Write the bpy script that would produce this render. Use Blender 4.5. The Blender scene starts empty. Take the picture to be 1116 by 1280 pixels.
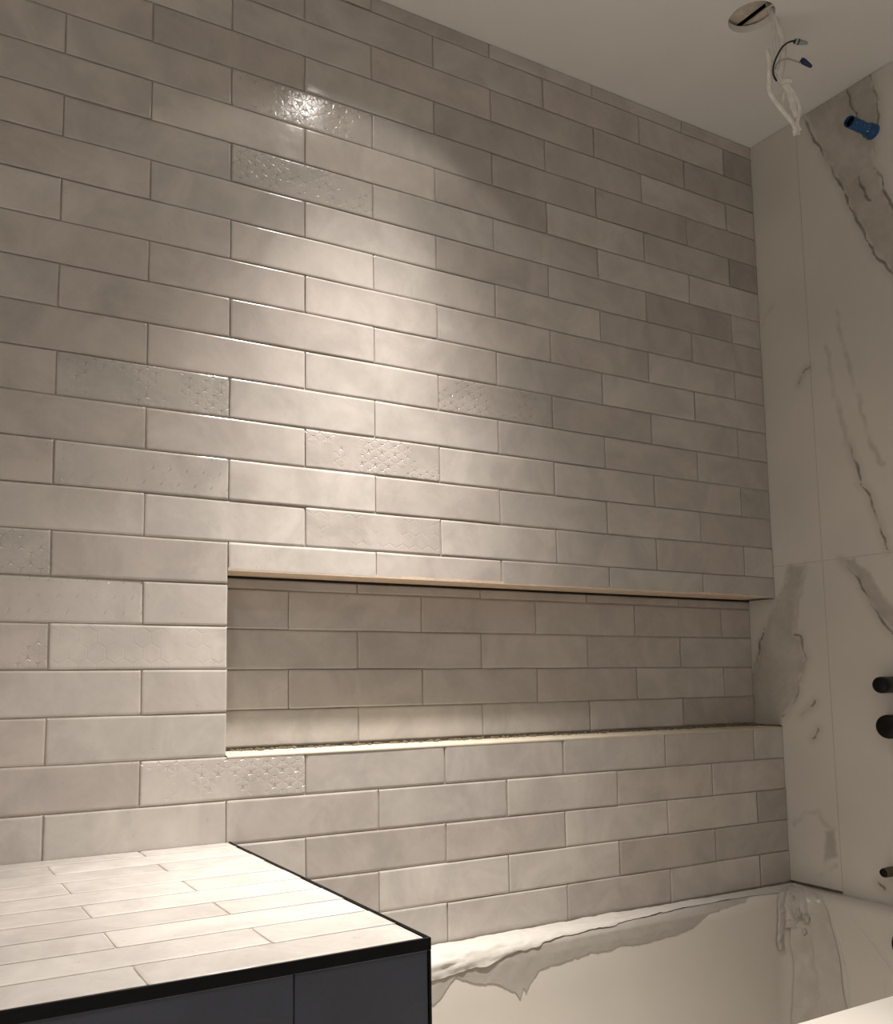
import bpy, bmesh, math, random
from mathutils import Matrix, Vector, noise
import numpy as np
rnd = random.Random(7)
scene = bpy.context.scene
COL = scene.collection

# ---------------------------------------------------------------- camera, world, light, exposure
XC, ZC, ZR, H, L2, ZO = 1.468, 2.481, 0.5586, 0.07552, 0.151, 2.22   # corner x, ceiling, tub rim, row height, half tile, datum
XL, YF = -1.208, -2.70                                                # far sides of the room
f, cx, cy = 1106.5, 447.87, 727.99
R = Matrix(((0.8832286081883358, -0.46888572507953125, -0.007307701029569458),
            (0.04190010160666826, 0.09442806121105718, -0.9946495477007324),
            (0.4670670264138181, 0.8781967422352255, 0.1030479246001137)))
cam = bpy.data.cameras.new('camera'); camo = bpy.data.objects.new('camera', cam); COL.objects.link(camo)
M = Matrix((R[0], -R[1], -R[2])).transposed().to_4x4(); M.translation = (-0.53056, -1.49079, 1.07702)
camo.matrix_world = M
cam.sensor_fit = 'VERTICAL'; cam.sensor_height = 36.0; cam.lens = f * 36.0 / 1280
cam.shift_x = (558 - cx) / 1280; cam.shift_y = -(640 - cy) / 1280
cam.clip_start = 0.02
scene.camera = camo
w = bpy.data.worlds.new('world'); scene.world = w; w.use_nodes = True
w.node_tree.nodes['Background'].inputs[0].default_value = (0.02, 0.018, 0.016, 1)
scene.view_settings.view_transform = 'Standard'; scene.view_settings.look = 'None'
scene.view_settings.exposure = 0.0; scene.view_settings.gamma = 1.0; scene.view_settings.use_curve_mapping = False
WARM = (1.0, 0.93, 0.855)
BEAM_W, FILL_W = 350.0, 42.0           # tub downlight (peak of its beam), unseen downlights added as ambient fill
BEAM_ANGLE, SPILL, TILT = 21.2, .0095, 3.0   # degrees, share of the peak, degrees towards the ledge

# ---------------------------------------------------------------- helpers
def obj(name, bm_or_me, mat, parent=None, smooth=False, loc=None):
    if isinstance(bm_or_me, bmesh.types.BMesh):
        me = bpy.data.meshes.new(name); bmesh.ops.recalc_face_normals(bm_or_me, faces=bm_or_me.faces)
        bm_or_me.to_mesh(me); bm_or_me.free()
    else: me = bm_or_me
    if mat and not me.materials: me.materials.append(mat)
    if smooth:
        for p in me.polygons: p.use_smooth = True
    o = bpy.data.objects.new(name, me); COL.objects.link(o)
    if loc: o.location = loc
    if parent: o.parent = parent
    return o
def thing(name, label, cat, loc=(0, 0, 0), group=None):
    o = bpy.data.objects.new(name, None); COL.objects.link(o); o.location = loc; o.empty_display_size = .05
    return tag(o, label, cat, group)
def tag(o, label, cat, group=None):
    o['label'] = label; o['category'] = cat
    if group: o['group'] = group
    return o
def struct(o, label=None):
    o['kind'] = 'structure'
    if label: o['label'] = label
    return o
def box(bm, x0, x1, y0, y1, z0, z1):
    v = [bm.verts.new((x, y, z)) for z in (z0, z1) for y in (y0, y1) for x in (x0, x1)]
    for q in ((0, 1, 3, 2), (4, 6, 7, 5), (0, 4, 5, 1), (2, 3, 7, 6), (0, 2, 6, 4), (1, 5, 7, 3)): bm.faces.new([v[i] for i in q])
    return v
def boxes(*bs):
    bm = bmesh.new()
    for b in bs: box(bm, *b)
    return bm
def bevel(bm, r, seg=2):
    bmesh.ops.bevel(bm, geom=list(bm.edges), offset=r, segments=seg, profile=.5, affect='EDGES'); return bm
def lathe(bm, prof, axis_o, axis_d, n=28, cap=True):
    d = Vector(axis_d).normalized(); a = d.orthogonal().normalized(); b = d.cross(a); o = Vector(axis_o)
    rings = [[bm.verts.new(o + d * t + (a * math.cos(2 * math.pi * i / n) + b * math.sin(2 * math.pi * i / n)) * r) for i in range(n)] for t, r in prof]
    for p, q in zip(rings, rings[1:]):
        for i in range(n): bm.faces.new((p[i], p[(i + 1) % n], q[(i + 1) % n], q[i]))
    if cap: bm.faces.new(rings[0]); bm.faces.new(rings[-1])
    return bm
def smooth_path(pts, k=6):
    P = [Vector(p) for p in pts]; out = []
    for i in range(len(P) - 1):
        p0, p1, p2, p3 = P[max(i - 1, 0)], P[i], P[i + 1], P[min(i + 2, len(P) - 1)]
        for j in range(k):
            t = j / k
            out.append(.5 * ((2 * p1) + (p2 - p0) * t + (2 * p0 - 5 * p1 + 4 * p2 - p3) * t * t + (3 * p1 - p0 - 3 * p2 + p3) * t ** 3))
    return out + [P[-1]]
def tube(bm, pts, r, n=8, flat=1.0, k=6):
    P = smooth_path(pts, k); rings = []; up = Vector((.47, .88, 0)).normalized()
    for i, p in enumerate(P):
        d = (P[min(i + 1, len(P) - 1)] - P[max(i - 1, 0)]).normalized()
        a = d.cross(up); a = (a if a.length > 1e-3 else d.orthogonal()).normalized(); b = d.cross(a).normalized()
        rr = r(i / (len(P) - 1)) if callable(r) else r
        rings.append([bm.verts.new(p + a * math.cos(2 * math.pi * j / n) * rr + b * math.sin(2 * math.pi * j / n) * rr * flat) for j in range(n)])
    for p, q in zip(rings, rings[1:]):
        for i in range(n): bm.faces.new((p[i], p[(i + 1) % n], q[(i + 1) % n], q[i]))
    bm.faces.new(rings[0]); bm.faces.new(rings[-1])
    return bm

# ---------------------------------------------------------------- materials
class NT:
    def __init__(s, name):
        s.mat = bpy.data.materials.new(name); s.mat.use_nodes = True; s.t = s.mat.node_tree
        s.b = s.t.nodes['Principled BSDF']
    def n(s, typ, **kw):
        x = s.t.nodes.new(typ)
        for k, v in kw.items(): setattr(x, k, v)
        return x
    def set(s, sock, v):
        if hasattr(v, 'is_output'): s.t.links.new(v, sock)
        elif v is not None: sock.default_value = v
    def m(s, op, a, b=None, c=None, clamp=False):
        x = s.n('ShaderNodeMath', operation=op, use_clamp=clamp)
        for i, v in enumerate((a, b, c)): s.set(x.inputs[i], v)
        return x.outputs[0]
    def ss(s, v, lo, hi, a=0.0, b=1.0):
        x = s.n('ShaderNodeMapRange', interpolation_type='SMOOTHSTEP')
        for i, q in enumerate((v, lo, hi, a, b)): s.set(x.inputs[i], q)
        return x.outputs[0]
    def noise(s, vec, scale, detail=2.0, rough=.5, dist=0.0):
        x = s.n('ShaderNodeTexNoise'); s.set(x.inputs['Vector'], vec)
        x.inputs['Scale'].default_value = scale; x.inputs['Detail'].default_value = detail
        x.inputs['Roughness'].default_value = rough; x.inputs['Distortion'].default_value = dist
        return x.outputs[0]
    def mixc(s, fac, a, b, blend='MIX'):
        x = s.n('ShaderNodeMix', data_type='RGBA', blend_type=blend)
        s.set(x.inputs[0], fac); s.set(x.inputs[6], a); s.set(x.inputs[7], b)
        return x.outputs[2]
    def grey(s, v):
        x = s.n('ShaderNodeCombineColor')
        for i in range(3): s.set(x.inputs[i], v)
        return x.outputs[0]
    def bump(s, h, dist, strength=1.0, prev=None):
        x = s.n('ShaderNodeBump'); s.set(x.inputs['Height'], h)
        x.inputs['Strength'].default_value = strength; x.inputs['Distance'].default_value = dist
        if prev is not None: s.set(x.inputs['Normal'], prev)
        return x.outputs[0]
    def done(s, col=None, rough=None, normal=None, **kw):
        s.set(s.b.inputs['Base Color'], col); s.set(s.b.inputs['Roughness'], rough); s.set(s.b.inputs['Normal'], normal)
        for k, v in kw.items(): s.set(s.b.inputs[k], v)
        return s.mat
def objvec(T, offset=True):
    tc = T.n('ShaderNodeTexCoord').outputs['Object']
    if not offset: return tc
    oi = T.n('ShaderNodeObjectInfo').outputs['Random']
    x = T.n('ShaderNodeVectorMath', operation='ADD'); T.set(x.inputs[0], tc)
    c = T.n('ShaderNodeCombineXYZ')
    for i, k in enumerate((37.0, 53.0, 71.0)): T.set(c.inputs[i], T.m('MULTIPLY', oi, k))
    T.set(x.inputs[1], c.outputs[0]); return x.outputs[0]

def tile_mat(name, decor=0):
    """glazed ceramic: tone from the tile object's own colour, cloudy glaze, wavy gloss; decor = pressed flower relief"""
    T = NT(name); v = objvec(T)
    oc = T.n('ShaderNodeObjectInfo').outputs['Color']
    cloud = T.noise(v, 9.0, 4.0, .6, .8); fine = T.noise(v, 70.0, 3.0, .6)
    k = T.m('ADD', T.ss(cloud, .28, .72, .86, 1.07), T.m('MULTIPLY', T.m('SUBTRACT', fine, .5), .10))
    spots = T.ss(T.noise(v, 150.0, 1.0), .72, .80, 1.0, .86)
    col = T.mixc(1.0, oc, T.grey(T.m('MULTIPLY', k, spots)), 'MULTIPLY')
    h = T.m('ADD', T.m('MULTIPLY', T.noise(v, 14.0, 2.0, .45), 1.0), T.m('MULTIPLY', T.noise(v, 85.0, 2.0, .5), .13))
    nrm = T.bump(h, .0014, 1.0)
    if decor:
        tc = T.n('ShaderNodeTexCoord').outputs['Object']
        sp = T.n('ShaderNodeSeparateXYZ'); T.set(sp.inputs[0], tc)
        s = .030
        px, pz = T.m('DIVIDE', sp.outputs[0], s), T.m('DIVIDE', sp.outputs[2], s)
        def cell(off):
            gx = T.m('SUBTRACT', T.m('FLOORED_MODULO', T.m('SUBTRACT', px, off * 1.0), 1.0), .5)
            gz = T.m('SUBTRACT', T.m('FLOORED_MODULO', T.m('SUBTRACT', pz, off * 1.7320508), 1.7320508), .8660254)
            ln = T.m('SQRT', T.m('ADD', T.m('MULTIPLY', gx, gx), T.m('MULTIPLY', gz, gz))); return gx, gz, ln
        a, b = cell(0.0), cell(.5)
        use = T.m('LESS_THAN', b[2], a[2])
        pick = lambda i: T.m('ADD', T.m('MULTIPLY', use, b[i]), T.m('MULTIPLY', T.m('SUBTRACT', 1.0, use), a[i]))
        gx, gz, ln = pick(0), pick(1), pick(2)
        ax, az = T.m('ABSOLUTE', gx), T.m('ABSOLUTE', gz)
        edge = T.m('SUBTRACT', .5, T.m('MAXIMUM', ax, T.m('ADD', T.m('MULTIPLY', ax, .5), T.m('MULTIPLY', az, .8660254))))
        line = T.ss(edge, .010, .060, 1.0, 0.0)
        if decor == 1:      # three-armed dints between petals, petals a little raised
            dint = T.m('MULTIPLY', line, T.ss(ln, .49, .525))
            ang = T.m('ARCTAN2', gz, gx)
            petal = T.m('MULTIPLY', T.ss(T.m('COSINE', T.m('MULTIPLY', ang, 6.0)), -.9, .4), T.ss(ln, .10, .2))
            rel = T.m('SUBTRACT', T.m('MULTIPLY', petal, .22), dint)
        elif decor == 2:    # sparse chevrons
            rel = T.m('MULTIPLY', T.m('MULTIPLY', line, T.m('GREATER_THAN', gx, .1)), T.ss(ln, .50, .53)); rel = T.m('MULTIPLY', rel, -1.0)
        else:               # honeycomb outline
            rel = T.m('MULTIPLY', line, -.2)
        wear = T.ss(T.noise(v, 13.0, 2.0, .6), .40, .54)
        rel = T.m('MULTIPLY', rel, wear)
        nrm = T.bump(rel, .0008, 1.0, nrm)
        col = T.mixc(T.m('MULTIPLY', T.m('ABSOLUTE', rel), .14, clamp=True), col, (.30, .27, .23, 1))
    return T.done(col, T.ss(T.noise(v, 22.0, 3.0), .3, .7, .13, .24), nrm)
TILE = tile_mat('glazed_tile'); DECOR = [None, tile_mat('glazed_tile_flower', 1), tile_mat('glazed_tile_chevron', 2), tile_mat('glazed_tile_hex', 3)]

def plain(name, col, rough=.5, var=.06, scale=30.0, bump=0.0, bscale=60.0, **kw):
    T = NT(name); v = objvec(T)
    n = T.noise(v, scale, 3.0, .6)
    c = T.mixc(1.0, (*col, 1), T.grey(T.ss(n, .25, .75, 1 - var, 1 + var)), 'MULTIPLY')
    nrm = T.bump(T.noise(v, bscale, 3.0), bump) if bump else None
    return T.done(c, rough, nrm, **kw)
GROUT = plain('grout', (.45, .40, .345), .9, .12, 90, .0006, 400)
PAINT = plain('ceiling_paint', (.88, .865, .84), .85, .02, 5, .0003, 300)
WALLP = plain('wall_paint', (.80, .78, .75), .85, .02, 5, .0003, 300)
FLOOR = plain('floor_tile', (.74, .72, .69), .4, .08, 4)
BLACK = plain('black_anodised', (.004, .004, .005), .40, .1, **{'Specular IOR Level': .2})
DARK = plain('dark_porcelain', (.052, .058, .078), .42, .10, 8, .0004, 200)
DARKGAP = plain('dark_gap', (.012, .010, .008), .95, .2)
BISQUE = plain('raw_tile_bisque', (.68, .53, .40), .85, .12, 40, .0006, 250)
SILL = plain('cream_sill', (.56, .50, .40), .6, .06, 30, .0006, 120)
CRUMB = plain('mortar_crumb', (.17, .135, .085), .95, .35, 90)
TUBM = plain('tub_acrylic', (.58, .545, .495), .22, .02, 6)
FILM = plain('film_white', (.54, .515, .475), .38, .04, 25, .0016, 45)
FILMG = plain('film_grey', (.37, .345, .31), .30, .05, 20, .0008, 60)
CABLE = plain('cable_white', (.86, .84, .79), .5, .10, 60)
WIREB = plain('wire_black', (.01, .01, .01), .4, .1)
WIREW = plain('wire_pale', (.50, .43, .36), .5, .1)
NUTB = plain('nut_blue', (.012, .022, .10), .4, .15)
NUTG = plain('nut_pale', (.35, .40, .42), .4, .15, 120)
BRASS = plain('stub_brass', (.20, .17, .10), .35, .3, 200, Metallic=.8)
RUBBER = plain('valve_black', (.004, .004, .004), .38, .2, **{'Specular IOR Level': .25})
OUTL = plain('grout_pale', (.55, .52, .47), .8, .1)
JOIST = plain('cavity_board', (.62, .55, .46), .9, .25, 25, .001, 80)
def tape_mat():
    T = NT('blue_tape'); v = objvec(T)
    n = T.noise(v, 120.0, 3.0, .6)
    c = T.mixc(T.ss(n, .62, .66), (.012, .085, .24, 1), (.55, .56, .55, 1))
    return T.done(c, .45, T.bump(n, .0008))
TAPE = tape_mat()
def marble_mat():
    T = NT('marble_porcelain')
    geo = T.n('ShaderNodeNewGeometry').outputs['Position']
    att = lambda k: T.n('ShaderNodeAttribute', attribute_name=k).outputs['Fac']
    n1 = T.m('SUBTRACT', T.noise(geo, 26.0, 5.0, .65), .5); n2 = T.noise(geo, 11.0, 4.0, .6); n3 = T.noise(geo, 60.0, 4.0, .65)
    dt = att('vein_thin')
    df = T.m('ADD', att('vein_faint'), T.m('MULTIPLY', n1, .022))
    db = T.m('ADD', att('vein_band'), T.m('MULTIPLY', n1, .030))
    thin = T.m('MULTIPLY', T.ss(dt, .0008, T.ss(T.noise(geo, 30.0, 3.0), .3, .7, .0018, .0062), 1.0, 0.0), T.ss(T.noise(geo, 14.0, 2.0), .28, .55))
    halo = T.m('MULTIPLY', T.ss(dt, .0, .022, .55, 0.0), n2)
    faint = T.m('MULTIPLY', T.ss(T.m('ABSOLUTE', df), .001, .010, .45, 0.0), T.ss(n2, .3, .6))
    band = T.m('MULTIPLY', T.ss(db, -.010, .002, 1.0, 0.0), T.m('ADD', T.ss(n2, .25, .7, .45, .95), T.m('MULTIPLY', T.m('SUBTRACT', n3, .5), .5)), clamp=True)
    base = T.mixc(T.ss(T.noise(geo, 3.0, 3.0), .3, .7), (.70, .665, .605, 1), (.62, .595, .545, 1))
    c = T.mixc(T.m('MULTIPLY', band, .80), base, (.365, .335, .290, 1))
    c = T.mixc(T.m('MAXIMUM', halo, faint), c, (.36, .325, .27, 1))
    c = T.mixc(T.m('MULTIPLY', thin, .80), c, (.115, .095, .07, 1))
    return T.done(c, .28)
MARBLE = marble_mat()

# ---------------------------------------------------------------- room shell
def zk(k): return ZO - k * H
NZ0, NZ1, ND = 0.9385, 1.2625, 0.0785      # niche sill, head, depth
G = .0024                                   # grout bed sits this far behind the tile faces
bm = boxes((XL - .1, XC + .1, G, .2, NZ1 + .006, ZC + .1), (XL - .1, XC + .1, G, .2, -.05, NZ0 - .004),
           (XL - .1, -.002, G, .2, NZ0 - .004, NZ1 + .006), (-.002, XC + .1, ND + G, .2, NZ0 - .004, NZ1 + .006))
wall_back = struct(obj('wall_back', bm, GROUT), 'long wall of glossy beige brick tiles with a low recessed niche')
wall_right = struct(obj('wall_right', boxes((XC + .010, XC + .16, YF - .1, .2, -.05, ZC + .1)), GROUT), 'wall of large marble-look porcelain slabs beside the tub')
struct(obj('wall_left', boxes((XL - .1, XL, YF - .1, .0, -.05, ZC + .1)), WALLP))
struct(obj('wall_front', boxes((XL - .1, XC + .1, YF - .1, YF, -.05, ZC + .1)), WALLP))
struct(obj('floor', boxes((XL - .1, XC + .1, YF - .1, .1, -.1, 0)), FLOOR))

# ceiling with a round cut-out for the missing light
HX, HY, HR = 1.060, -.326, .047
bm = bmesh.new(); n = 48
ring = [bm.verts.new((HX + HR * math.cos(2 * math.pi * i / n), HY + HR * math.sin(2 * math.pi * i / n), ZC)) for i in range(n)]
def on_rect(a):
    dx, dy = math.cos(a), math.sin(a); t = 1e9
    for d, lo, hi, o in ((dx, XL - .1, XC + .1, HX), (dy, YF - .1, .1, HY)):
        if d > 1e-9: t = min(t, (hi - o) / d)
        if d < -1e-9: t = min(t, (lo - o) / d)
    return Vector((HX + dx * t, HY + dy * t, ZC))
outer = [bm.verts.new(on_rect(2 * math.pi * i / n)) for i in range(n)]
for i in range(n): bm.faces.new((ring[i], ring[(i + 1) % n], outer[(i + 1) % n], outer[i]))
for c in ((XL - .1, YF - .1), (XC + .1, YF - .1), (XL - .1, .1), (XC + .1, .1)):   # close the four clipped corners
    c = Vector((*c, ZC)); near = sorted(range(n), key=lambda i: (outer[i].co - c).length)[:8]
    best = None
    for i in range(n):
        a, b = outer[i].co, outer[(i + 1) % n].co
        if abs(a.x - b.x) > 1e-4 and abs(a.y - b.y) > 1e-4:
            q = (a + b) / 2
            if best is None or (q - c).length < best[0]: best = ((q - c).length, i)
    if best: bm.faces.new((outer[best[1]], outer[(best[1] + 1) % n], bm.verts.new(c)))
up = [bm.verts.new((v.co.x, v.co.y, ZC + .016)) for v in ring]
for i in range(n): bm.faces.new((ring[i], ring[(i + 1) % n], up[(i + 1) % n], up[i]))
back = [bm.verts.new((HX + .16 * math.cos(2 * math.pi * i / n), HY + .16 * math.sin(2 * math.pi * i / n), ZC + .016)) for i in range(n)]
for i in range(n): bm.faces.new((up[i], up[(i + 1) % n], back[(i + 1) % n], back[i]))
ceiling = struct(obj('ceiling', bm, PAINT), 'plain white ceiling with an open round light cut-out')
obj('cavity_board', boxes((HX - .2, HX + .018, HY - .2, HY + .2, ZC + .024, ZC + .028)), JOIST, ceiling)
obj('cavity_board', boxes((HX + .029, HX + .25, HY - .2, HY + .2, ZC + .020, ZC + .024)), JOIST, ceiling)
obj('cavity_void', boxes((HX - .25, HX + .25, HY - .25, HY + .25, ZC + .09, ZC + .10)), DARKGAP, ceiling)

# ---------------------------------------------------------------- tiles
def tile_mesh(name, w, h, seed, mat, t=.0024, wav=.0010, ex=(1, 1)):
    """pillowed tile, origin at its lower left back corner; face towards -y"""
    r = random.Random(seed); nx = 6 if w > .18 else (4 if w > .07 else 3)
    e = min(.0045, w * .2, h * .2)
    xs = [0, e] + [e + (w - 2 * e) * i / (nx - 3) for i in range(1, nx - 3)] + [w - e, w] if nx > 3 else [0, w / 2, w]
    zs = [0, e, h - e, h]; g = []; verts = []; faces = []
    bow = r.uniform(-.0003, .0003)
    for j, z in enumerate(zs):
        for i, x in enumerate(xs):
            dx = dz = 0
            if j in (0, 3): dz = r.uniform(-wav, wav * .6) * (1 if j == 3 else -1)
            if i in (0, len(xs) - 1): dx = r.uniform(-wav, wav * .4) * (1 if i else -1)
            edge = j in (0, 3) or i in (0, len(xs) - 1)
            verts.append((x + dx, -t + (.0010 if edge else bow * math.sin(math.pi * x / w)), z + dz))
    m = len(xs)
    for j in range(3):
        for i in range(m - 1): faces.append((j * m + i, j * m + i + 1, (j + 1) * m + i + 1, (j + 1) * m + i))
    per = [i for i in range(m)] + [j * m + m - 1 for j in range(1, 4)] + [3 * m + i for i in range(m - 2, -1, -1)] + [j * m for j in (2, 1)]
    base = len(verts)
    for p in per: verts.append((verts[p][0], 0, verts[p][2]))
    for a in range(len(per)):
        b = (a + 1) % len(per); faces.append((per[b], per[a], base + a, base + b))
    me = bpy.data.meshes.new(name); me.from_pydata(verts, [], faces); me.materials.append(mat)
    for i, p in enumerate(me.polygons): p.use_smooth = i < 3 * (m - 1)
    nn = []                                    # flat face, rounded edge band
    for p in me.polygons:
        for vi in p.vertices:
            if not p.use_smooth: nn.append(tuple(p.normal)); continue
            j, i = divmod(vi, m)
            nn.append(tuple(Vector(((-.55 if i == 0 else .55 if i == m - 1 else 0), -1, (-.55 if j == 0 else .55 if j == 3 else 0))).normalized()))
    me.normals_split_custom_set(nn)
    return me
GAP = .0018
FW, FH = 2 * L2 - GAP, H - GAP
POOL = {0: [tile_mesh('tile', FW, FH, 100 + i, TILE) for i in range(12)]}
for d in (1, 2, 3): POOL[d] = [tile_mesh('tile', FW, FH, 200 + 10 * d + i, DECOR[d]) for i in range(3)]
TONES = [(.520, .478, .432), (.490, .442, .398), (.545, .508, .462), (.475, .438, .400), (.505, .452, .410), (.530, .492, .450), (.450, .404, .362), (.492, .464, .420)]
DECORS = {(0, 0): 1, (2, 0): 1, (8, -2): 1, (10, -2): 2, (9, 1): 1, (7, 3): 1, (12, -4): 1, (13, -3): 2, (14, -4): 1, (14, -2): 3, (17, -1): 1, (17, 5): 3, (11, 1): 3, (-2, -4): 1}
TONE_OVER = {(1, 9): .80, (-3, 9): .82, (-2, 8): .86, (3, 7): .88, (-2, 2): 1.05, (0, 2): 1.03, (-1, 1): .93, (-3, 1): .90, (1, 1): 1.06, (-1, 3): .90, (2, 4): 1.06,
             (9, 9): .88, (8, -2): .90, (9, -3): .92, (11, -3): .93, (13, -3): .94, (12, -2): 1.04, (13, -1): 1.08, (7, -1): 1.03, (-1, 9): .9, (6, 0): .94, (19, 9): .84, (20, 8): .90, (18, 9): .88}
def put_tile(parent, x0, x1, z0, z1, key, y=G, decor=0, tone=1.0, full=None, rot=None, tilt=1.0, table=TONES):
    r = random.Random(hash((round(x0 * 1000), round(z0 * 1000), key)) & 0xffffff)
    if full is None: full = abs((x1 - x0) - 2 * L2) < 1e-4 and abs((z1 - z0) - H) < 1e-4
    me = r.choice(POOL[decor]) if full else tile_mesh('tile', x1 - x0 - GAP, z1 - z0 - GAP, r.random(), DECOR[decor] or TILE)
    o = bpy.data.objects.new('tile', me); COL.objects.link(o); o.parent = parent
    o.location = (x0 + GAP / 2, y - r.uniform(0, .0011) * tilt, z0 + GAP / 2)
    o.rotation_euler = (math.radians(r.uniform(-.6, .6)) * tilt, 0, math.radians(r.uniform(-.10, .10)) * tilt)
    c = r.choice(table); mm = [sum(q[i] for q in table) / len(table) for i in range(3)]; lum = sum(c) / sum(mm)
    c = [.55 * c[i] + .45 * mm[i] * lum for i in range(3)]; k = tone * r.uniform(.975, 1.025) * (1.10 if table is TONES else 1.0)
    o.color = (c[0] * k, c[1] * k * 1.005, c[2] * k * 1.03, 1)
    return o
def row(parent, k, z0, z1, xa, xb, y=G, niche=False):
    par = k % 2; cl = -8
    edges = [c for c in range(-9, 11) if c % 2 == par]
    for c in edges:
        a, b = max(c * L2, xa), min((c + 2) * L2, xb)
        if b - a < .012: continue
        d = DECORS.get((k, c), 0) if not niche else {(13, -1): 3, (14, 0): 3, (15, -1): 3, (16, 4): 3}.get((k, c), 0)
        put_tile(parent, a, b, z0, z1, ('n' if niche else 'w', k, c) and (k * 100 + c + (5000 if niche else 0)), y, d, TONE_OVER.get((k, c), 1.0) if not niche else .96)
for k in range(-4, 22):
    z1, z0 = (zk(k) if k > -4 else ZC), zk(k + 1)
    if k <= 11: row(wall_back, k, z0, z1, XL, XC)
    elif k == 12: row(wall_back, k, z0, z1, XL, 0.0); row(wall_back, k, NZ1 - .002, z1, 0.0, XC)
    elif k <= 16: row(wall_back, k, z0, z1, XL, 0.0)
    elif k <= 18: row(wall_back, k, z0, z1, XL, XC)
    else: row(wall_back, k, z0, z1, .002, XC)
for k in range(12, 17):
    row(wall_back, k, zk(k + 1) if k < 16 else NZ0 + .004, zk(k) if k > 12 else NZ1 - .004, -.001, XC, ND + G, True)

# niche head, sill, jamb and mortar crumbs
obj('niche_soffit', boxes((0, XC - .03, -.0005, ND + .001, NZ1, NZ1 + .0055)), BISQUE, wall_back)
bm = bmesh.new(); nx, ny = 90, 5
g = [[bm.verts.new((XC * i / nx, -.002 + (ND - .008) * j / ny, NZ0 + .0006 * noise.noise((i * .9, j * .7, 1)) + (-.002 if j == 0 else 0))) for j in range(ny + 1)] for i in range(nx + 1)]
for i in range(nx):
    for j in range(ny): bm.faces.new((g[i][j], g[i + 1][j], g[i + 1][j + 1], g[i][j + 1]))
lo = [bm.verts.new((v[0].co.x, -.001, NZ0 - .006)) for v in g]
for i in range(nx): bm.faces.new((g[i][0], g[i + 1][0], lo[i + 1], lo[i]))
obj('niche_sill', bm, SILL, wall_back, True)
obj('niche_gap', boxes((.0, XC, ND - .009, ND + .002, NZ0 - .003, NZ0 - .0015)), DARKGAP, wall_back)
obj('niche_gap', boxes((.0, XC, ND - .001, ND + G, NZ1 - .0045, NZ1 - .0005)), DARKGAP, wall_back)
bm = bmesh.new()
for i in range(420):
    x = rnd.uniform(.005, XC - .002); s = rnd.uniform(.0010, .0036) * (1.5 if x > 1.2 else 1)
    y = ND - .004 - abs(rnd.gauss(0, .009)); z = NZ0 + s * .4
    M4 = Matrix.Translation((x, y, z)) @ Matrix.Rotation(rnd.uniform(0, 6), 4, 'Z') @ Matrix.Diagonal((s * rnd.uniform(1, 2.6), s, s * rnd.uniform(.6, 1), 1))
    bmesh.ops.create_icosphere(bm, subdivisions=1, radius=1, matrix=M4)
o = obj('mortar_crumbs', bm, CRUMB, wall_back); o['kind'] = 'stuff'

# ---------------------------------------------------------------- marble slabs on the right wall
VT = [[(-.155, 2.48), (-.202, 2.358), (-.24, 2.255), (-.276, 2.143), (-.312, 2.049), (-.351, 1.977), (-.42, 1.87), (-.56, 1.72)],
      [(-.274, 2.487), (-.291, 2.411), (-.299, 2.377)], [(-.331, 2.484), (-.344, 2.422), (-.347, 2.37), (-.33, 2.323), (-.327, 2.268), (-.345, 2.187), (-.361, 2.13), (-.45, 1.98)],
      [(-.284, 2.262), (-.289, 2.223), (-.313, 2.175)], [(-.099, 1.795), (-.116, 1.819), (-.1335, 1.828)],
      [(-.219, 1.619), (-.242, 1.537), (-.265, 1.465), (-.283, 1.389), (-.297, 1.347)],
      [(.034, 1.192), (.057, 1.134), (.075, 1.067)],
      [(-.048, 1.169), (-.068, 1.159), (-.068, 1.126), (-.077, 1.112), (-.07, 1.076), (-.048, 1.048), (-.049, 1.025), (-.031, .988), (0, .963)],
      [(-.053, .97), (-.074, .984), (-.093, 1.003)], [(-.084, .912), (-.092, .92), (-.098, .938)],
      [(-.185, 1.341), (-.223, 1.284), (-.238, 1.247), (-.266, 1.198), (-.294, 1.16), (-.38, 1.05), (-.5, .96)], [(-.221, .599), (-.236, .589)]]
VF = [[(-.222, 2.486), (-.25, 2.398), (-.261, 2.347)], [(-.007, 1.982), (-.021, 2.004), (-.039, 2.021)],
      [(-.177, 1.866), (-.187, 1.79), (-.203, 1.7), (-.219, 1.619)], [(-.212, 1.94), (-.232, 1.812), (-.254, 1.707), (-.263, 1.636), (-.285, 1.569), (-.297, 1.546)],
      [(-.048, 1.341), (-.021, 1.284), (.01, 1.229), (.034, 1.192)], [(-.092, 1.343), (-.076, 1.288), (-.056, 1.225), (-.048, 1.169)],
      [(-.015, .699), (-.049, .728), (-.086, .746), (-.099, .714), (-.125, .708)], [(-.08, .589), (-.121, .62)]]
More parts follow.
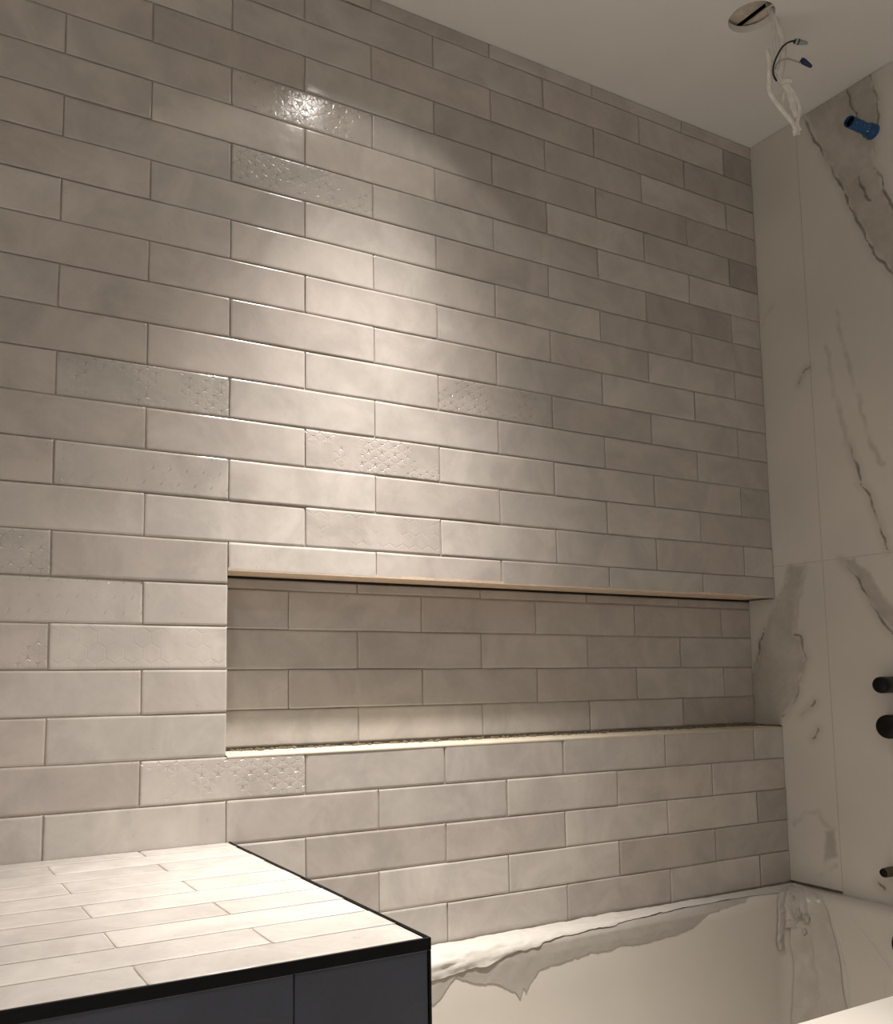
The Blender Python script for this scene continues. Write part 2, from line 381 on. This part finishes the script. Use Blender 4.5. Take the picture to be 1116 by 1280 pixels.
VB = [[(-.155, 2.49), (-.202, 2.358), (-.24, 2.255), (-.276, 2.143), (-.312, 2.049), (-.351, 1.977), (-.46, 1.83), (-.52, 1.95), (-.361, 2.13), (-.345, 2.187), (-.327, 2.268), (-.33, 2.323), (-.347, 2.37), (-.344, 2.422), (-.331, 2.49)],
      [(-.048, 1.343), (-.021, 1.284), (.01, 1.229), (.034, 1.192), (.057, 1.134), (.085, 1.067), (.09, .93), (.003, .930), (0, .963), (-.031, .988), (-.049, 1.025), (-.048, 1.048), (-.07, 1.076), (-.077, 1.112), (-.068, 1.126), (-.068, 1.159), (-.048, 1.169), (-.056, 1.225), (-.076, 1.288), (-.092, 1.343)],
      [(-.185, 1.343), (-.223, 1.284), (-.238, 1.247), (-.266, 1.198), (-.294, 1.16), (-.42, 1.04), (-.40, 1.12), (-.298, 1.221), (-.274, 1.257), (-.251, 1.303), (-.217, 1.343)],
      [(-.096, .702), (-.125, .706), (-.129, .641), (-.086, .614)]]
for i in range(9):      # slabs beyond the frame
    y, z = rnd.uniform(-2.6, -.8), rnd.uniform(.6, 2.4); pts = [(y, z)]
    for j in range(6): y -= rnd.uniform(.0, .1); z -= rnd.uniform(.03, .15); pts.append((y, z))
    (VT if i % 2 else VF).append(pts)
def seg_d(P, A, B):
    A, B = np.array(A), np.array(B); ab = B - A; t = np.clip(((P - A) @ ab) / (ab @ ab), 0, 1)
    return np.linalg.norm(P - A - t[:, None] * ab, axis=1)
def wander(l, k=9):
    out = []
    for a, b in zip(l, l[1:]):
        for i in range(k):
            t = i / k; y, z = a[0] + (b[0] - a[0]) * t, a[1] + (b[1] - a[1]) * t
            out.append((y + .007 * noise.noise((y * 30, z * 30, 1)) + .003 * noise.noise((y * 110, z * 110, 2)), z + .007 * noise.noise((y * 30, z * 30, 5)) + .003 * noise.noise((y * 110, z * 110, 6))))
    return out + [l[-1]]
def sdf_line(P, lines):
    d = np.full(len(P), .5)
    for l in lines:
        l = wander(l)
        for a, b in zip(l, l[1:]): d = np.minimum(d, seg_d(P, a, b))
    return d
def sdf_poly(P, polys):
    d = np.full(len(P), .5)
    for q in polys:
        e = np.full(len(P), 9.); ins = np.zeros(len(P), bool)
        for a, b in zip(q, q[1:] + q[:1]):
            e = np.minimum(e, seg_d(P, a, b))
            if abs(a[1] - b[1]) > 1e-9:
                c = ((a[1] > P[:, 1]) != (b[1] > P[:, 1])) & (P[:, 0] < (b[0] - a[0]) * (P[:, 1] - a[1]) / (b[1] - a[1]) + a[0]); ins ^= c
        d = np.minimum(d, np.where(ins, -e, e))
    return d
def veins(me, yz, sets):
    for nm, v in zip(('vein_thin', 'vein_faint', 'vein_band'), (sdf_line(yz, sets[0]), sdf_line(yz, sets[1]), sdf_poly(yz, sets[2]))):
        a = me.attributes.new(nm, 'FLOAT', 'POINT'); a.data.foreach_set('value', v.astype(np.float32))
def slab(parent, y0, y1, z0, z1, step=.011, inset=.0006):
    y0 += inset; y1 = y1 - inset if y1 < -.01 else y1 + .002; z0 += inset; z1 -= inset
    ya = [y1]
    while ya[-1] > y0 + 1e-6: ya.append(max(y0, ya[-1] - (step if ya[-1] > -.42 else .03)))
    ya = ya[::-1]
    ny, nz = len(ya) - 1, max(2, int((z1 - z0) / step))
    bm = bmesh.new()
    g = [[bm.verts.new((XC, ya[i], z0 + (z1 - z0) * j / nz)) for j in range(nz + 1)] for i in range(ny + 1)]
    for i in range(ny):
        for j in range(nz): bm.faces.new((g[i][j], g[i][j + 1], g[i + 1][j + 1], g[i + 1][j]))
    rim = [g[i][0] for i in range(ny + 1)] + [g[ny][j] for j in range(1, nz + 1)] + [g[i][nz] for i in range(ny - 1, -1, -1)] + [g[0][j] for j in range(nz - 1, 0, -1)]
    bk = [bm.verts.new((XC + .0100, v.co.y, v.co.z)) for v in rim]
    for a in range(len(rim)): b = (a + 1) % len(rim); bm.faces.new((rim[a], rim[b], bk[b], bk[a]))
    me = bpy.data.meshes.new('marble_slab'); bm.to_mesh(me); bm.free(); me.materials.append(MARBLE)
    co = np.array([(v.co.y, v.co.z) for v in me.vertices]); veins(me, co, (VT, VF, VB))
    return obj('marble_slab', me, None, parent)
ZB = ZR + .0035
for y0, y1 in ((-.135, .0), (-.735, -.135), (-1.335, -.735), (-1.935, -1.335), (-2.535, -1.935)):
    st = .0045 if y0 > -.8 else .05
    lo = ZB if y0 > -.7 else .004
    slab(wall_right, y0, y1, lo, 1.343, st); slab(wall_right, y0, y1, 1.343, ZC - .001, st)
slab(wall_right, .002, ND + .0002, NZ0 + .003, NZ1 - .002, .0045, .0)
bm = boxes((XC - .0002, XC + .009, YF, 0, 1.3425, 1.3435), (XC + .0006, XC + .009, -.1355, -.1345, ZB, ZC))
obj('slab_joint', bm, plain('slab_grout', (.42, .385, .33), .9), wall_right)

# ---------------------------------------------------------------- tiled ledge
LZ, LX, LY = .791, .007, -.642
ledge = thing('tiled_ledge', 'waist-high box ledge topped with beige tiles, dark front and black edge trim', 'ledge', (0, 0, 0))
obj('body', boxes((XL + .001, LX - .004, LY + .010, -.0015, .001, LZ - .0028)), plain('ledge_grout', (.60, .55, .48), .9, .1, 90), ledge)
ys = [-.638, -.574, -.508, -.442, -.376, -.310, -.242, -.172, -.113, -.047, -.001]
LT = [(.525, .486, .446), (.500, .462, .424), (.540, .506, .468), (.492, .458, .420)]
for i, (a, b) in enumerate(zip(ys, ys[1:])):
    off = 0 if i % 2 == 0 else -L2
    for j in range(-5, 1):
        x0, x1 = max(off + (j - 1) * 2 * L2, XL + .002), min(off + j * 2 * L2, LX - .0035)
        if i % 2 and j == 0: pass
        if x1 - x0 > .02: 
            o = put_tile(ledge, x0, x1, a, b, 9000 + i * 20 + j, 0, 0, 1.0, False, None, .6, LT)
            o.rotation_euler = (math.radians(-90), 0, 0); o.location = (x0 + GAP / 2, a + GAP / 2, LZ - .0028)
    if i % 2:
        x0, x1 = -L2, LX - .0035
        o = put_tile(ledge, x0, x1, a, b, 9000 + i * 20 + 9, 0, 0, 1.0, False, None, .6, LT)
        o.rotation_euler = (math.radians(-90), 0, 0); o.location = (x0 + GAP / 2, a + GAP / 2, LZ - .0028)
px = [XL + .002, -.755, -.155, LX - .003]
for a, b in zip(px, px[1:]):
    obj('front_panel', bevel(boxes((a + .0008, b - .0008, LY + .001, LY + .010, .002, LZ - .014)), .0006, 1), DARK, ledge)
obj('side_panel', boxes((LX - .004, LX - .001, LY + .004, -.001, .002, LZ - .006)), DARK, ledge)
obj('edge_trim', bevel(boxes((XL + .002, LX, LY - .0015, LY + .0015, LZ - .0135, LZ)), .0008, 2), BLACK, ledge)
obj('edge_trim', bevel(boxes((LX - .0016, LX, LY + .0016, -.0005, LZ - .010, LZ)), .0005, 1), BLACK, ledge)
obj('corner_trim', bevel(boxes((LX - .0035, LX, LY - .0008, LY + .0035, .002, LZ - .0138)), .0006, 2), BLACK, ledge)

# ---------------------------------------------------------------- bathtub
TX0, TX1, TY0, TY1 = .012, XC - .001, -.655, -.001
def rr(d, z, r, nx=24, ny=12, na=10):
    x0, x1, y0, y1 = TX0 + d, TX1 - d, TY0 + d, TY1 - d; P = []
    for cx_, cy_, a0, nn, dx, dy, ln in ((x1 - r, y1 - r, 0, ny, 0, 0, 0), (x0 + r, y1 - r, 90, nx, 0, 0, 0), (x0 + r, y0 + r, 180, ny, 0, 0, 0), (x1 - r, y0 + r, 270, nx, 0, 0, 0)):
        for i in range(na + 1):
            a = math.radians(a0 + 90 * i / na); P.append((cx_ + r * math.cos(a), cy_ + r * math.sin(a), z))
    return P
PROF = [(.0, .10, .004), (.0, ZR - .008, .004), (.003, ZR - .002, .006), (.008, ZR, .01), (.048, ZR - .0015, .05), (.056, ZR - .005, .06), (.063, ZR - .013, .068), (.067, ZR - .03, .075),
        (.076, .46, .085), (.092, .32, .10), (.112, .20, .11), (.14, .145, .12), (.19, .12, .10), (.26, .112, .03)]
tub = thing('bathtub', 'cream white alcove bathtub with torn protective film over its rim', 'bathtub', (0, 0, 0))
bm = bmesh.new(); loops = [[bm.verts.new(p) for p in rr(*q)] for q in PROF]; n = len(loops[0])
for p, q in zip(loops, loops[1:]):
    for i in range(n): bm.faces.new((p[i], p[(i + 1) % n], q[(i + 1) % n], q[i]))
bm.faces.new(loops[-1])
obj('shell', bm, TUBM, tub, True)
bm = bmesh.new(); lathe(bm, [(-.004, .040), (.006, .040), (.010, .036), (.0105, .010)], (TX1 - .075, -.334, .495), (-1, 0, -.10), 32)
obj('overflow_cover', bm, RUBBER, tub, True)
bm = bmesh.new(); lathe(bm, [(-.002, .036), (.003, .036), (.005, .030), (.002, .02)], (TX1 - .34, -.29, .113), (0, 0, 1), 32)
obj('drain', bm, RUBBER, tub, True)

# protective film: a rumpled white strip on the rim, a thin grey skirt hanging inside with a ragged edge
def path_pt(u, d, r):
    """u in metres along the far side, round the corner, then along the end"""
    x1, y1 = TX1 - d, TY1 - d; s1 = (x1 - r) - TX0; ua = 1.36
    if u <= ua: return (TX0 + s1 * u / ua, y1)
    if u <= ua + .14:
        a = math.pi / 2 * (1 - (u - ua) / .14); return (x1 - r + r * math.cos(a), y1 - r + r * math.sin(a))
    return (x1, y1 - r - (u - ua - .14))
def prof_at(s):
    pts = [(p[0], p[1], p[2]) for p in PROF[3:11]]; acc = 0
    for a, b in zip(pts, pts[1:]):
        l = math.hypot(b[0] - a[0], b[1] - a[1])
        if s <= acc + l or b is pts[-1]:
            t = (s - acc) / l; dd = (b[0] - a[0]) / l; dz = (b[1] - a[1]) / l
            return a[0] + (b[0] - a[0]) * t, a[1] + (b[1] - a[1]) * t, a[2] + (b[2] - a[2]) * t, -dz, dd
        acc += l
def film(name, umax, s0, s1f, off, wr, mat, parent, nu=240, nsv=26, seed=0, u0=.02):
    bm = bmesh.new(); g = []
    for i in range(nu + 1):
        u = u0 + (umax - u0) * i / nu; se = s1f(u); col = []
        for j in range(nsv + 1):
            s = s0 + (se - s0) * j / nsv
            d, z, r, nd, nz = prof_at(s)
            x, y = path_pt(u, d, r); x2, y2 = path_pt(u, d + .002, r)
            ov = Vector((x2 - x, y2 - y, 0)); ov = ov.normalized() if ov.length > 1e-7 else Vector((0, -1, 0))
            wv = wr(u, s, seed)
            p = Vector((x, y, z)) + (ov * nd + Vector((0, 0, nz))) * (off * (1 if u < .9 else max(.3, 1 - (u - .9) * 2)) + wv)
            col.append(bm.verts.new(p))
        g.append(col)
    for i in range(nu):
        for j in range(nsv): bm.faces.new((g[i][j], g[i + 1][j], g[i + 1][j + 1], g[i][j + 1]))
    return obj(name, bm, mat, parent, True)
RAG = [(0, .12), (.30, .13), (.36, .128), (.389, .118), (.426, .086), (.469, .104), (.533, .114), (.570, .136), (.581, .146), (.590, .128), (.595, .138), (.609, .122), (.629, .104), (.66, .100), (.70, .098), (.77, .090), (.775, .094), (.85, .090), (.918, .094), (1.0, .090), (1.07, .085), (1.12, .060), (1.3, .050), (2, .05)]
RIM = [(0, .086), (.36, .084), (.426, .080), (.497, .079), (.578, .062), (.759, .050), (.921, .044), (1.03, .038), (1.18, .034), (1.36, .045), (1.42, .06), (1.47, .03), (2, .03)]
def interp(T, u): return float(np.interp(u, [t[0] for t in T], [t[1] for t in T]))
N = lambda *a: noise.noise(a)
fo = thing('protective_film', 'torn rumpled white plastic film draped over the bathtub rim', 'plastic film', (0, 0, 0))
def wr_rim(u, s, q):
    a = .35 + .65 * min(1, max(0, (1.25 - u) / .5)) if u < 1.25 else .5
    return a * (.0030 * abs(N(u * 7, s * 60, 3)) + .0040 * abs(N(u * 13 + s * 40, s * 110, 7)) + .0012 * N(u * 60, s * 140, 9))
film('rim_film', 1.47, .002, lambda u: interp(RIM, u) + .006 * N(u * 14, 0, 2) + .0025 * N(u * 60, 3, 2), .0030, wr_rim, FILM, fo, 320, 22)
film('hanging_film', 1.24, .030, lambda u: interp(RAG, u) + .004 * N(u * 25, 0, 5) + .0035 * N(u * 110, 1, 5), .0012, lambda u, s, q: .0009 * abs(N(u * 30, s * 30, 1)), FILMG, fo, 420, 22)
# torn strips and folds bunched in the corner and over the tub's end
def strip(u, w0, s0, s1, amp, mat, seed, taper=.5):
    bm = bmesh.new(); g = []; nv, nw = 40, 8
    for i in range(nv + 1):
        t = i / nv; s = s0 + (s1 - s0) * t; row_ = []
        for j in range(nw + 1):
            q = j / nw - .5; ww = w0 * (1 - taper * t) * (1 + .35 * N(t * 6, seed, q))
            uu = u + q * ww + .012 * N(t * 3, seed, 1); d, z, r, nd, nz = prof_at(s)
            x, y = path_pt(uu, d, r); x2, y2 = path_pt(uu, d + .002, r); ov = Vector((x2 - x, y2 - y, 0)).normalized()
            k = .004 + amp * (1 - 4 * q * q) * (.45 + .9 * abs(N(t * 7, q * 2.2, seed))) + amp * .35 * N(t * 18, q * 5, seed + 3)
            row_.append(bm.verts.new(Vector((x, y, z)) + (ov * nd + Vector((0, 0, nz))) * k))
        g.append(row_)
    for i in range(nv):
        for j in range(nw): bm.faces.new((g[i][j], g[i + 1][j], g[i + 1][j + 1], g[i][j + 1]))
    return obj('torn_strip', bm, mat, fo, True)
FILMM = plain('film_dull', (.47, .44, .395), .28, .06, 30, .0012, 60)
strip(1.372, .030, .040, .165, .006, FILMM, 1, .3); strip(1.405, .05, .025, .12, .007, FILMM, 2, .2); strip(1.425, .055, .022, .42, .008, FILMM, 5, .0)
strip(1.462, .060, .016, .43, .004, FILMM, 8, -.4)
for (u, s_), rad, sd in (((1.418, .092), .013, 1), ((1.440, .100), .010, 4), ((1.405, .060), .009, 9), ((1.432, .128), .008, 14)):
    d, z, r, nd, nz = prof_at(s_); x, y = path_pt(u, d, r)
    bm = bmesh.new(); bmesh.ops.create_icosphere(bm, subdivisions=4, radius=1)
    for v in bm.verts:
        c = v.co.copy(); k = rad * (.62 + .75 * abs(N(c.x * 2.1 + sd, c.y * 2.1, c.z * 2.1)) + .30 * abs(N(c.x * 5 + sd, c.y * 5, c.z * 5)))
        v.co = Vector((c.x * k * 1.1, c.y * k * .8, c.z * k * 1.25)) + Vector((x - .004, y - .004, z))
    obj('film_knot', bm, FILMM, fo, True)
for seed, pts in ((1, [(1.555, .075), (1.60, .13), (1.64, .19), (1.665, .25)]), (2, [(1.50, .05), (1.512, .12), (1.516, .18), (1.512, .25), (1.50, .33)]), (3, [(1.60, .18), (1.595, .24), (1.585, .30), (1.575, .36)])):
    P = []
    for u, s in pts:
        d, z, r, nd, nz = prof_at(s); x, y = path_pt(u, d, r); P.append((x + .0012, y, z))
    bm = bmesh.new(); tube(bm, P, lambda t: .0026 * (.35 + .9 * math.sin(math.pi * min(1, t * .8 + .1))), 8)
    obj('film_fold', bm, TUBM, fo, True)

# front deck of the tub
bm = bmesh.new(); st = .02; nx, ny = int((XC - .012) / st), 6; y0, y1 = -.760, -.601
g = [[bm.verts.new((.010 + (XC - .011) * i / nx, y0 + (y1 - y0) * j / ny, ZR + .009)) for j in range(ny + 1)] for i in range(nx + 1)]
for i in range(nx):
    for j in range(ny): bm.faces.new((g[i][j], g[i + 1][j], g[i + 1][j + 1], g[i][j + 1]))
rim = [g[i][0] for i in range(nx + 1)] + [g[nx][j] for j in range(1, ny + 1)] + [g[i][ny] for i in range(nx - 1, -1, -1)] + [g[0][j] for j in range(ny - 1, 0, -1)]
bk = [bm.verts.new((v.co.x, v.co.y, ZR + .001)) for v in rim]
for a in range(len(rim)): b = (a + 1) % len(rim); bm.faces.new((rim[a], rim[b], bk[b], bk[a]))
me = bpy.data.meshes.new('deck_slab'); bmesh.ops.recalc_face_normals(bm, faces=bm.faces); bm.to_mesh(me); bm.free(); me.materials.append(MARBLE)
apron = thing('tub_apron', 'white marble-topped apron wall along the front of the bathtub', 'tub apron', (0, 0, 0))
co = np.array([(v.co.x, v.co.y) for v in me.vertices])
veins(me, co, ([[(.3, -.62), (.42, -.75)]], [[(.80, -.60), (.84, -.635), (.87, -.64), (.99, -.73)], [(.6, -.6), (.55, -.7)], [(1.2, -.6), (1.3, -.7)]], []))
obj('deck_slab', me, None, apron)
obj('front_slab', boxes((.010, XC - .001, -.755, -.657, .002, ZR + .0008)), PAINT, apron)

# ---------------------------------------------------------------- plumbing on the marble wall
s = tag(thing('shower_pipe', 'x', 'pipe', (XC, -.327, 2.339)), 'blue taped shower pipe stub sticking out near the ceiling', 'pipe stub')
def rel(o, bm, name, mat, smooth=True):
    bmesh.ops.translate(bm, verts=bm.verts, vec=-Vector(o.location)); return obj(name, bm, mat, o, smooth)
a = Vector((XC, -.327, 2.339)); dv = Vector((-1, .005, .0))
bm = bmesh.new(); prof = [(0, .018)] + [(.003 + .0035 * i, .0128 + .0014 * N(i * .8, 3, 1) + (.0035 if i < 4 else 0)) for i in range(1, 25)]
lathe(bm, prof, a, dv, 24, False); rel(s, bm, 'blue_sleeve', TAPE)
bm = bmesh.new(); lathe(bm, [(.0, .0095), (.080, .0095)], a, dv, 20); rel(s, bm, 'pipe', RUBBER)
for z, y, r_, l, nm, lab in ((1.0445, -.287, .0185, .052, 'shower_valve', 'slim black valve stem stub on the marble wall above a thicker one'), (.9535, -.300, .0265, .058, 'shower_valve', 'thick round black valve stub on the marble wall below a slimmer one')):
    bm = bmesh.new(); lathe(bm, [(0, r_), (l * .85, r_), (l * .95, r_ * .96), (l, r_ * .86), (l + .0005, r_ * .3)], (0, 0, 0), (-1, 0, 0), 32); tag(obj(nm, bm, RUBBER, None, True, (XC, y, z)), lab, 'valve')
t = thing('spout_pipe', 'small brass spout pipe stub low on the marble wall above the tub', 'pipe stub', (XC, -.258, .632))
bm = bmesh.new(); prof = [(0, .0105)]
for i in range(10): prof += [(.004 + i * .003, .0105), (.0055 + i * .003, .0092)]
lathe(bm, prof + [(.036, .009)], (XC, -.258, .632), (-1, 0, 0), 24, False); rel(t, bm, 'threaded_stub', BRASS)
bm = bmesh.new(); lathe(bm, [(.0, .0080), (.033, .0080)], (XC, -.258, .632), (-1, 0, 0), 20); rel(t, bm, 'pipe_mouth', DARKGAP)

# ---------------------------------------------------------------- hanging wires
W = {'A': [(1.0944, -.3427, 2.5163), (1.0996, -.3454, 2.4954), (1.1075, -.3500, 2.4652), (1.118, -.3552, 2.4314), (1.1184, -.3554, 2.4089), (1.1135, -.3528, 2.3716), (1.1074, -.3496, 2.342), (1.1113, -.3516, 2.3271)],
     'B': [(1.0985, -.3463, 2.50), (1.1012, -.3463, 2.4653), (1.1003, -.3458, 2.4278), (1.0981, -.3446, 2.383), (1.099, -.3451, 2.3569), (1.108, -.350, 2.335)],
     'C': [(1.0842, -.3373, 2.4017), (1.0878, -.3391, 2.3793), (1.0856, -.338, 2.3347), (1.0857, -.338, 2.3051), (1.0995, -.3454, 2.2755), (1.1137, -.3529, 2.2533), (1.129, -.361, 2.2238), (1.1269, -.3599, 2.2128)],
     'D': [(1.1101, -.351, 2.3345), (1.1188, -.3557, 2.3252), (1.1144, -.3533, 2.2975), (1.1146, -.3534, 2.2717), (1.1284, -.3607, 2.2421), (1.132, -.3627, 2.2238)],
     'E': [(1.1205, -.3565, 2.327), (1.126, -.3595, 2.3159), (1.1343, -.3639, 2.2973), (1.1404, -.3671, 2.2677), (1.1343, -.3639, 2.2384), (1.1394, -.3666, 2.22)],
     'K': [(1.0975, -.3443, 2.3272), (1.0921, -.3414, 2.3421), (1.093, -.3419, 2.3607), (1.1002, -.3458, 2.3829), (1.1121, -.3521, 2.4052), (1.125, -.3589, 2.4163), (1.1374, -.3655, 2.4192)],
     'W2': [(1.0974, -.3443, 2.3569), (1.101, -.3462, 2.368), (1.1107, -.3513, 2.3773), (1.1261, -.3595, 2.3782), (1.1456, -.3699, 2.3695)],
     'W3': [(1.1048, -.3482, 2.381), (1.1204, -.3565, 2.3857), (1.1357, -.3646, 2.3845), (1.146, -.3701, 2.3769)]}
def shift(pts, k): return [(x - .47 * k, y - .88 * k, z) for x, y, z in pts]
wt = thing('light_wiring', 'bundle of loose white cables and capped wires hanging from the ceiling cut-out', 'wiring', (HX, HY, ZC))
for k, r_, flat, mat, nm, dk in (('A', .0072, .5, CABLE, 'white_cable', 0), ('B', .0026, 1, CABLE, 'white_wire', .004), ('C', .0056, .55, CABLE, 'white_cable', .006), ('D', .0038, .8, CABLE, 'white_cable', -.004),
                           ('E', .0050, .6, CABLE, 'white_cable', .002), ('K', .0019, 1, WIREB, 'black_wire', .010), ('W2', .0016, 1, WIREW, 'pale_wire', .008), ('W3', .0016, 1, CABLE, 'pale_wire', .003)):
    bm = bmesh.new(); tube(bm, shift(W[k], dk), r_, 8, flat); rel(wt, bm, nm, mat)
def nut(a, b, mat, cap):
    a, b = Vector(a), Vector(b); l = (b - a).length; bm = bmesh.new()
    lathe(bm, [(0, .0056), (l * .25, .0060), (l * .55, .0050), (l * .9, .0036), (l, .0024)], a, b - a, 10); o = rel(wt, bm, 'wire_nut', mat)
    bm = bmesh.new(); lathe(bm, [(-.002, .0048), (l * .28, .0063), (l * .30, .0050)], a, b - a, 10); q = obj('nut_skirt', bm, cap, None, True)
    bmesh_off = -Vector(wt.location); q.data.transform(Matrix.Translation(bmesh_off)); q.parent = o
nut((1.1330, -.3735, 2.4186), (1.1560, -.3860, 2.4134), NUTG, WIREB)
nut((1.1440, -.3780, 2.3765), (1.1620, -.3880, 2.3600), NUTB, NUTB)
bm = bmesh.new(); tube(bm, [(1.1100, -.3525, 2.3308), (1.119, -.3600, 2.333), (1.1270, -.3610, 2.3300)], .0055, 8); rel(wt, bm, 'cable_clamp', CABLE)
bm = bmesh.new(); tube(bm, [(1.1150, -.3540, 2.327), (1.125, -.3600, 2.300), (1.1300, -.3630, 2.268), (1.1335, -.3650, 2.250)], lambda t: .0045 + .0038 * math.sin(math.pi * t) + .0012 * math.sin(t * 23), 10, .7); rel(wt, bm, 'taped_bundle', CABLE)
for x, y, z in ((1.1250, -.3640, 2.2140), (1.1340, -.3660, 2.2170)):
    bm = bmesh.new(); tube(bm, [(x, y, z + .012), (x + .001, y, z), (x + .002, y, z - .006)], .0040, 8, .7); rel(wt, bm, 'frayed_end', CABLE)

# ---------------------------------------------------------------- recessed downlight over the tub, and added fill lights
def downlight(x, y, label, kind, group=None):
    t = thing('downlight', label, 'ceiling light', (x, y, ZC), group)
    bm = bmesh.new(); lathe(bm, [(0.0, .056), (-.004, .055), (-.005, .046), (-.002, .040), (-.001, .038)], (0, 0, 0), (0, 0, 1), 40, False); obj('trim_ring', bm, PAINT, t, True)
    l = bpy.data.lights.new('lamp', 'SPOT'); l.color = WARM; l.shadow_soft_size = .022
    o = bpy.data.objects.new('lamp', l); COL.objects.link(o); o.parent = t; o.location = (0, 0, -.012)
    if kind == 'beam':          # photometric profile of the reflector lamp: narrow bell plus faint spill
        l.energy = BEAM_W; l.spot_size = math.radians(112); l.spot_blend = .22; o.rotation_euler = (0, math.radians(TILT), 0)
        l.use_nodes = True; nt = l.node_tree; em = nt.nodes['Emission']
        def mth(op, a, b=None):
            q = nt.nodes.new('ShaderNodeMath'); q.operation = op
            for k, v in enumerate((a, b)):
                if hasattr(v, 'is_output'): nt.links.new(v, q.inputs[k])
                elif v is not None: q.inputs[k].default_value = v
            return q.outputs[0]
        tc = nt.nodes.new('ShaderNodeTexCoord'); sp = nt.nodes.new('ShaderNodeSeparateXYZ'); nt.links.new(tc.outputs['Normal'], sp.inputs[0])
        ang = mth('ARCCOSINE', mth('MINIMUM', mth('ABSOLUTE', sp.outputs[2]), 1.0)); sg = math.radians(BEAM_ANGLE)
        bell = mth('EXPONENT', mth('MULTIPLY', mth('POWER', mth('DIVIDE', ang, sg), 2.6), -1.0))
        nt.links.new(mth('ADD', bell, SPILL), em.inputs['Strength'])
    else:  # wide soft lamp for the added room fill
        l.energy = FILL_W; l.spot_size = math.radians(138); l.spot_blend = .9; l.shadow_soft_size = .05
    return t
downlight(.317, -.335, 'round recessed ceiling light close to the tiled wall over the tub', 'beam')
for y, lab in ((-1.45, 'added unseen fill light over the room, nearer the tiled wall'), (-2.2, 'added unseen fill light over the room, farther from the tiled wall')):
    downlight(-.80, y, lab, 'room', 'added fill lights of the room')  # unseen lamps, put in to raise the ambient light
